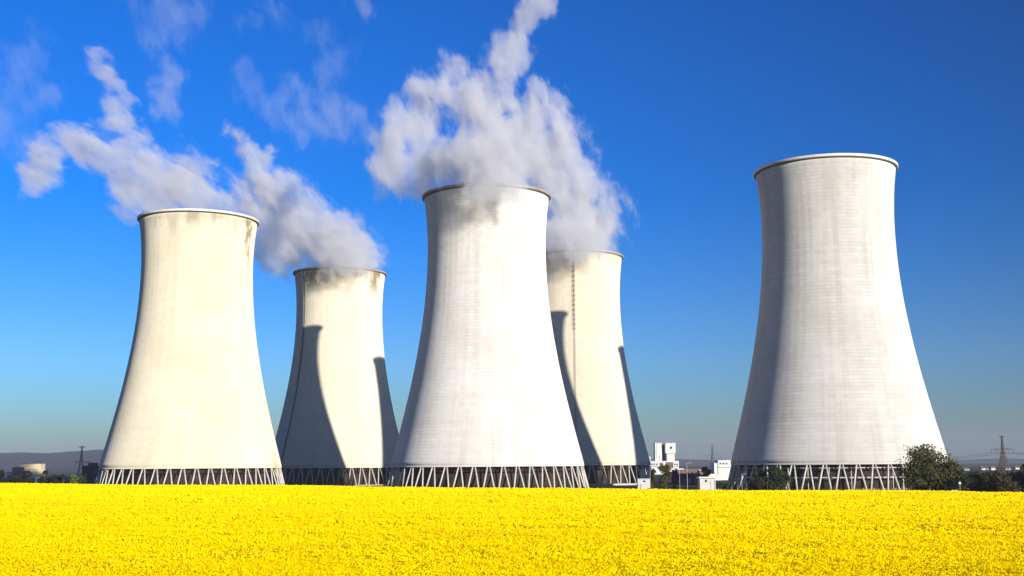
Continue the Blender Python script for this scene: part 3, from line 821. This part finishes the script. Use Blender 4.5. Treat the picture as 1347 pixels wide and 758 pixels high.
# hut with flat roof
Y = 415
t = thing('flat_roofed_hut', 'cream hut with overhanging white flat roof near lamp mast', 'hut', (wx(930, Y), Y, 0))
mb = MB(); blk(mb, 920, 940.5, 629.5, 648, Y, 4.5, -.3); mb.build('wall', M_white2, t)
mb = MB(); blk(mb, 919.2, 947, 627.3, 629.4, Y - .8, 6.2); mb.build('roof', M_white, t)
mb = MB(); blk(mb, 927, 929.3, 631.3, 634.3, Y - .12, .1); mb.build('window', M_glass, t)
mb = MB(); blk(mb, 934, 937.2, 633, 648, Y - .12, .1, -.2); mb.build('door', M_white2, t); local(t)
Y = 440
t = thing('small_white_hut', 'small plain white hut at right foot of rear ladder tower', 'hut', (wx(846, Y), Y, 0))
mb = MB(); blk(mb, 838.5, 854.5, 630.7, 648, Y, 4, -.3); mb.build('wall', M_white2, t)
mb = MB(); blk(mb, 838.0, 855.0, 629.9, 630.6, Y - .4, 4.8); mb.build('roof', M_white, t)
mb = MB(); blk(mb, 845.5, 848.5, 632.2, 634.2, Y - .12, .1); mb.build('window', M_glass, t)
mb = MB(); blk(mb, 841.5, 844, 636.5, 648, Y - .12, .1, -.2); mb.build('door', M_grey, t); local(t)
# houses far right
HS = 'pale houses on far right horizon'
for i, (a, b_, yt, lab) in enumerate((
        (1268, 1275, 616.6, 'low pale house leftmost on far right horizon'), (1291, 1296.5, 615.2, 'pale house left of pylon, farther from pylon than its neighbours'),
        (1298, 1301.5, 615.8, 'narrow pale house midway between neighbours left of pylon'), (1303.5, 1309, 614.6, 'tallest pale house left of pylon'),
        (1322.5, 1329, 615.4, 'pale house right of pylon foot'), (1335.5, 1341, 614.2, 'bright pale house nearest right edge'))):
    Y = 1500 + 40 * (i % 3)
    t = thing('house', lab, 'house', (wx((a + b_) / 2, Y), Y, 0), 0, HS)
    mb = MB(); X0, X1, Z0, Z1 = blk(mb, a, b_, yt + 1.2, 622, Y, 8, -.3); mb.build('wall', M_white, t)
    mb = MB(); xm = (X0 + X1) / 2; e = .4; rh = 2.6
    mb.v = [(X0 - e, Y - e, Z1), (X1 + e, Y - e, Z1), (X1 + e, Y + 8 + e, Z1), (X0 - e, Y + 8 + e, Z1), (X0 - e, Y + 4, Z1 + rh), (X1 + e, Y + 4, Z1 + rh)]
    mb.f = [[0, 1, 5, 4], [2, 3, 4, 5], [1, 2, 5], [3, 0, 4], [3, 2, 1, 0]]
    mb.build('roof', M_tile, t); local(t)

# ------------------------------------------------------------------ pylons, cables, masts
M_pylon = plain('pylon_steel', rgb(.07, .048, .042), .7, .15, .5)
M_pyl2 = plain('pylon_steel_grey', rgb(.10, .10, .11), .7, .15, .5)


def pylon(label, px, ytop, Y, mat, arms, rz=0.0, wb=7.0, th=.16):
    base = Vector((wx(px, Y), Y, 0)); H = wz(px, ytop, Y)
    t = thing('power_pylon', label, 'pylon', base, rz, 'lattice power pylons')
    mb = MB(); lev = [0, .16, .30, .43, .54, .64, .73, .81, .88, .94, 1.0]
    def half(k): return wb / 2 * (1 - k / .62) + .75 * (k / .62) if k < .62 else .75 - .55 * (k - .62) / .38
    C = [[Vector((sx * half(k), sy * half(k), k * H)) for sx, sy in ((-1, -1), (1, -1), (1, 1), (-1, 1))] for k in lev]
    for i in range(len(lev) - 1):
        for j in range(4):
            j2 = (j + 1) % 4
            mb.tube(C[i][j], C[i + 1][j], th, th * .9, 5, False); mb.tube(C[i][j], C[i + 1][j2], th * .6, n=4, caps=False)
            mb.tube(C[i][j2], C[i + 1][j], th * .6, n=4, caps=False); mb.tube(C[i + 1][j], C[i + 1][j2], th * .6, n=4, caps=False)
    mb.build('lattice_mast', mat, t)
    tips = []
    for k, L in arms:
        a = MB(); z = k * H
        for s in (-1, 1):
            tip = Vector((s * L, 0, z))
            for sy in (-1, 1):
                a.tube((s * half(k), sy * half(k), z - .5), tip, th * .8, n=4, caps=False); a.tube((s * half(k), sy * half(k), z + .9), tip, th * .7, n=4, caps=False)
            for q in (.3, .6):
                a.tube((s * (half(k) + (L - half(k)) * q), 0, z + .9 * (1 - q)), (s * (half(k) + (L - half(k)) * (q + .15)), 0, z - .4 * (1 - q)), th * .6, n=4, caps=False)
        a.build('crossarm', mat, t)
        ins = MB()
        for s in ((-1, 1) if L > 2.5 else ()):
            for q in ((.55, .98) if L > 6 else (.98,)):
                ins.tube((s * L * q, 0, z), (s * L * q, 0, z - 2.0), .17, .17, 6)
                tips.append(base + Matrix.Rotation(rz, 3, 'Z') @ Vector((s * L * q, 0, z - 2.0)))
        if ins.v: ins.build('insulator', M_pyl2, t)
    return tips


tr_ = pylon('tall brown lattice pylon above hedge at right edge', 1320, 574, 830, M_pylon, [(.985, 2.2), (.68, 8.6)], .25, 6.0, .21)
tm_ = pylon('dark lattice pylon between white stepped building and twin towered building', 937.5, 586, 1250, M_pyl2, [(.97, 2.4), (.66, 9.5)], .35, 7.0, .20)
tl_ = pylon('dark lattice pylon beside steel shed at left', 107, 587, 900, M_pyl2, [(.97, 2.4), (.56, 6.5)], .2, 6.0, .19)
tx_ = [p + Vector((230, -150, -2)) for p in tr_]
M_cable = plain('cable', rgb(.06, .06, .065), .6, .1, 1.0)


def cable(a, b_, sag, label, r=.045):
    mb = MB(); n = 14; P = []
    for i in range(n + 1):
        k = i / n; p = a.lerp(b_, k); p.z -= 4 * sag * k * (1 - k); P.append(p)
    for i in range(n): mb.tube(P[i], P[i + 1], r, n=5, caps=False)
    tag(mb.build('power_cable', M_cable), label, 'power cable', 'power cables strung between pylons')


for i in range(min(len(tr_), len(tm_))):
    w_ = ('inner left', 'outer left', 'inner right', 'outer right')[i]
    cable(tm_[i], tr_[i], 9, 'power cable from %s insulator of right pylon running left behind tower' % w_)
    cable(tr_[i], tx_[i], 5, 'power cable from %s insulator of right pylon leaving picture to right' % w_)


def mast(label, px, ytop, Y, arm=1.2, r=.09):
    b_ = g(wx(px, Y), Y); h = wz(px, ytop, Y) - b_[2]
    t = thing('lamp_mast', label, 'lamp post', b_, 0, 'grey lamp masts near white buildings')
    MB().tube((0, 0, -.4), (0, 0, h), r, r * .7, 8).build('pole', M_grey, t, True)
    MB().tube((0, 0, h - .1), (arm, 0, h + .15), .06, n=6).build('arm', M_grey, t)
    MB().box((arm + .35, 0, h + .14), (.6, .25, .12)).build('lamp_head', M_grey, t)


mast('tallest grey lamp mast, in front of brown warehouse', 903.5, 609.5, 400, 1.0, .10)
mast('grey lamp mast left of tallest mast', 893.5, 618, 440)
mast('grey lamp mast beside small white hut', 854.8, 612, 450)
mast('short grey lamp mast in front of left foot of rightmost tower', 975, 624, 405, .8)
mast('thin pale post in front of tan building', 48.5, 629, 440, .5, .08)

# white sign post by the big tree
Y = 320; b_ = g(wx(1261, Y), Y); h = wz(1261, 635.5, Y) - b_[2]
t = thing('marker_post', 'small white marker board on post right of largest tree', 'sign', b_)
MB().tube((0, 0, -.3), (0, 0, h), .06, n=6).build('post', M_grey, t)
MB().box((0, -.08, h), (.55, .05, .55)).build('board', M_white, t)


def fence(label, px0, px1, Y0, Y1, h, step=3.2):
    a = Vector((wx(px0, Y0), Y0, 0)); b_ = Vector((wx(px1, Y1), Y1, 0)); L = (b_ - a).length; n = int(L / step)
    t = thing('perimeter_fence', label, 'fence', (a.x, a.y, float(terrain_z(a.x, a.y))), math.atan2(b_.y - a.y, b_.x - a.x))
    mb = MB()
    mb.box((L / 2, 0, .30), (L, .12, .60)); mb.build('plinth', M_basin, t)
    w = MB()
    for k in range(5): w.tube((0, 0, .8 + k * (h - .9) / 4), (L, 0, .8 + k * (h - .9) / 4), .03, n=4)
    for k in range(int(L / .8)): w.tube((k * .8, 0, .6), (k * .8, 0, h), .018, n=3, caps=False)
    w.build('wire_mesh', M_grey, t)
    p0 = None
    for i in range(n + 1):
        if p0 is None:
            p0 = MB().box((0, 0, h / 2), (.22, .22, h + .3)).build('post', M_basin, t); o = p0
        else:
            o = p0.copy(); COL.objects.link(o); o.parent = t
        o.location = (i * L / n, 0, 0)


fence('pale post and wire fence along foot of rightmost tower', 944, 1205, 412, 398, 2.6)
fence('pale wire fence between small white hut and flat roofed hut', 856, 919, 425, 420, 2.4)
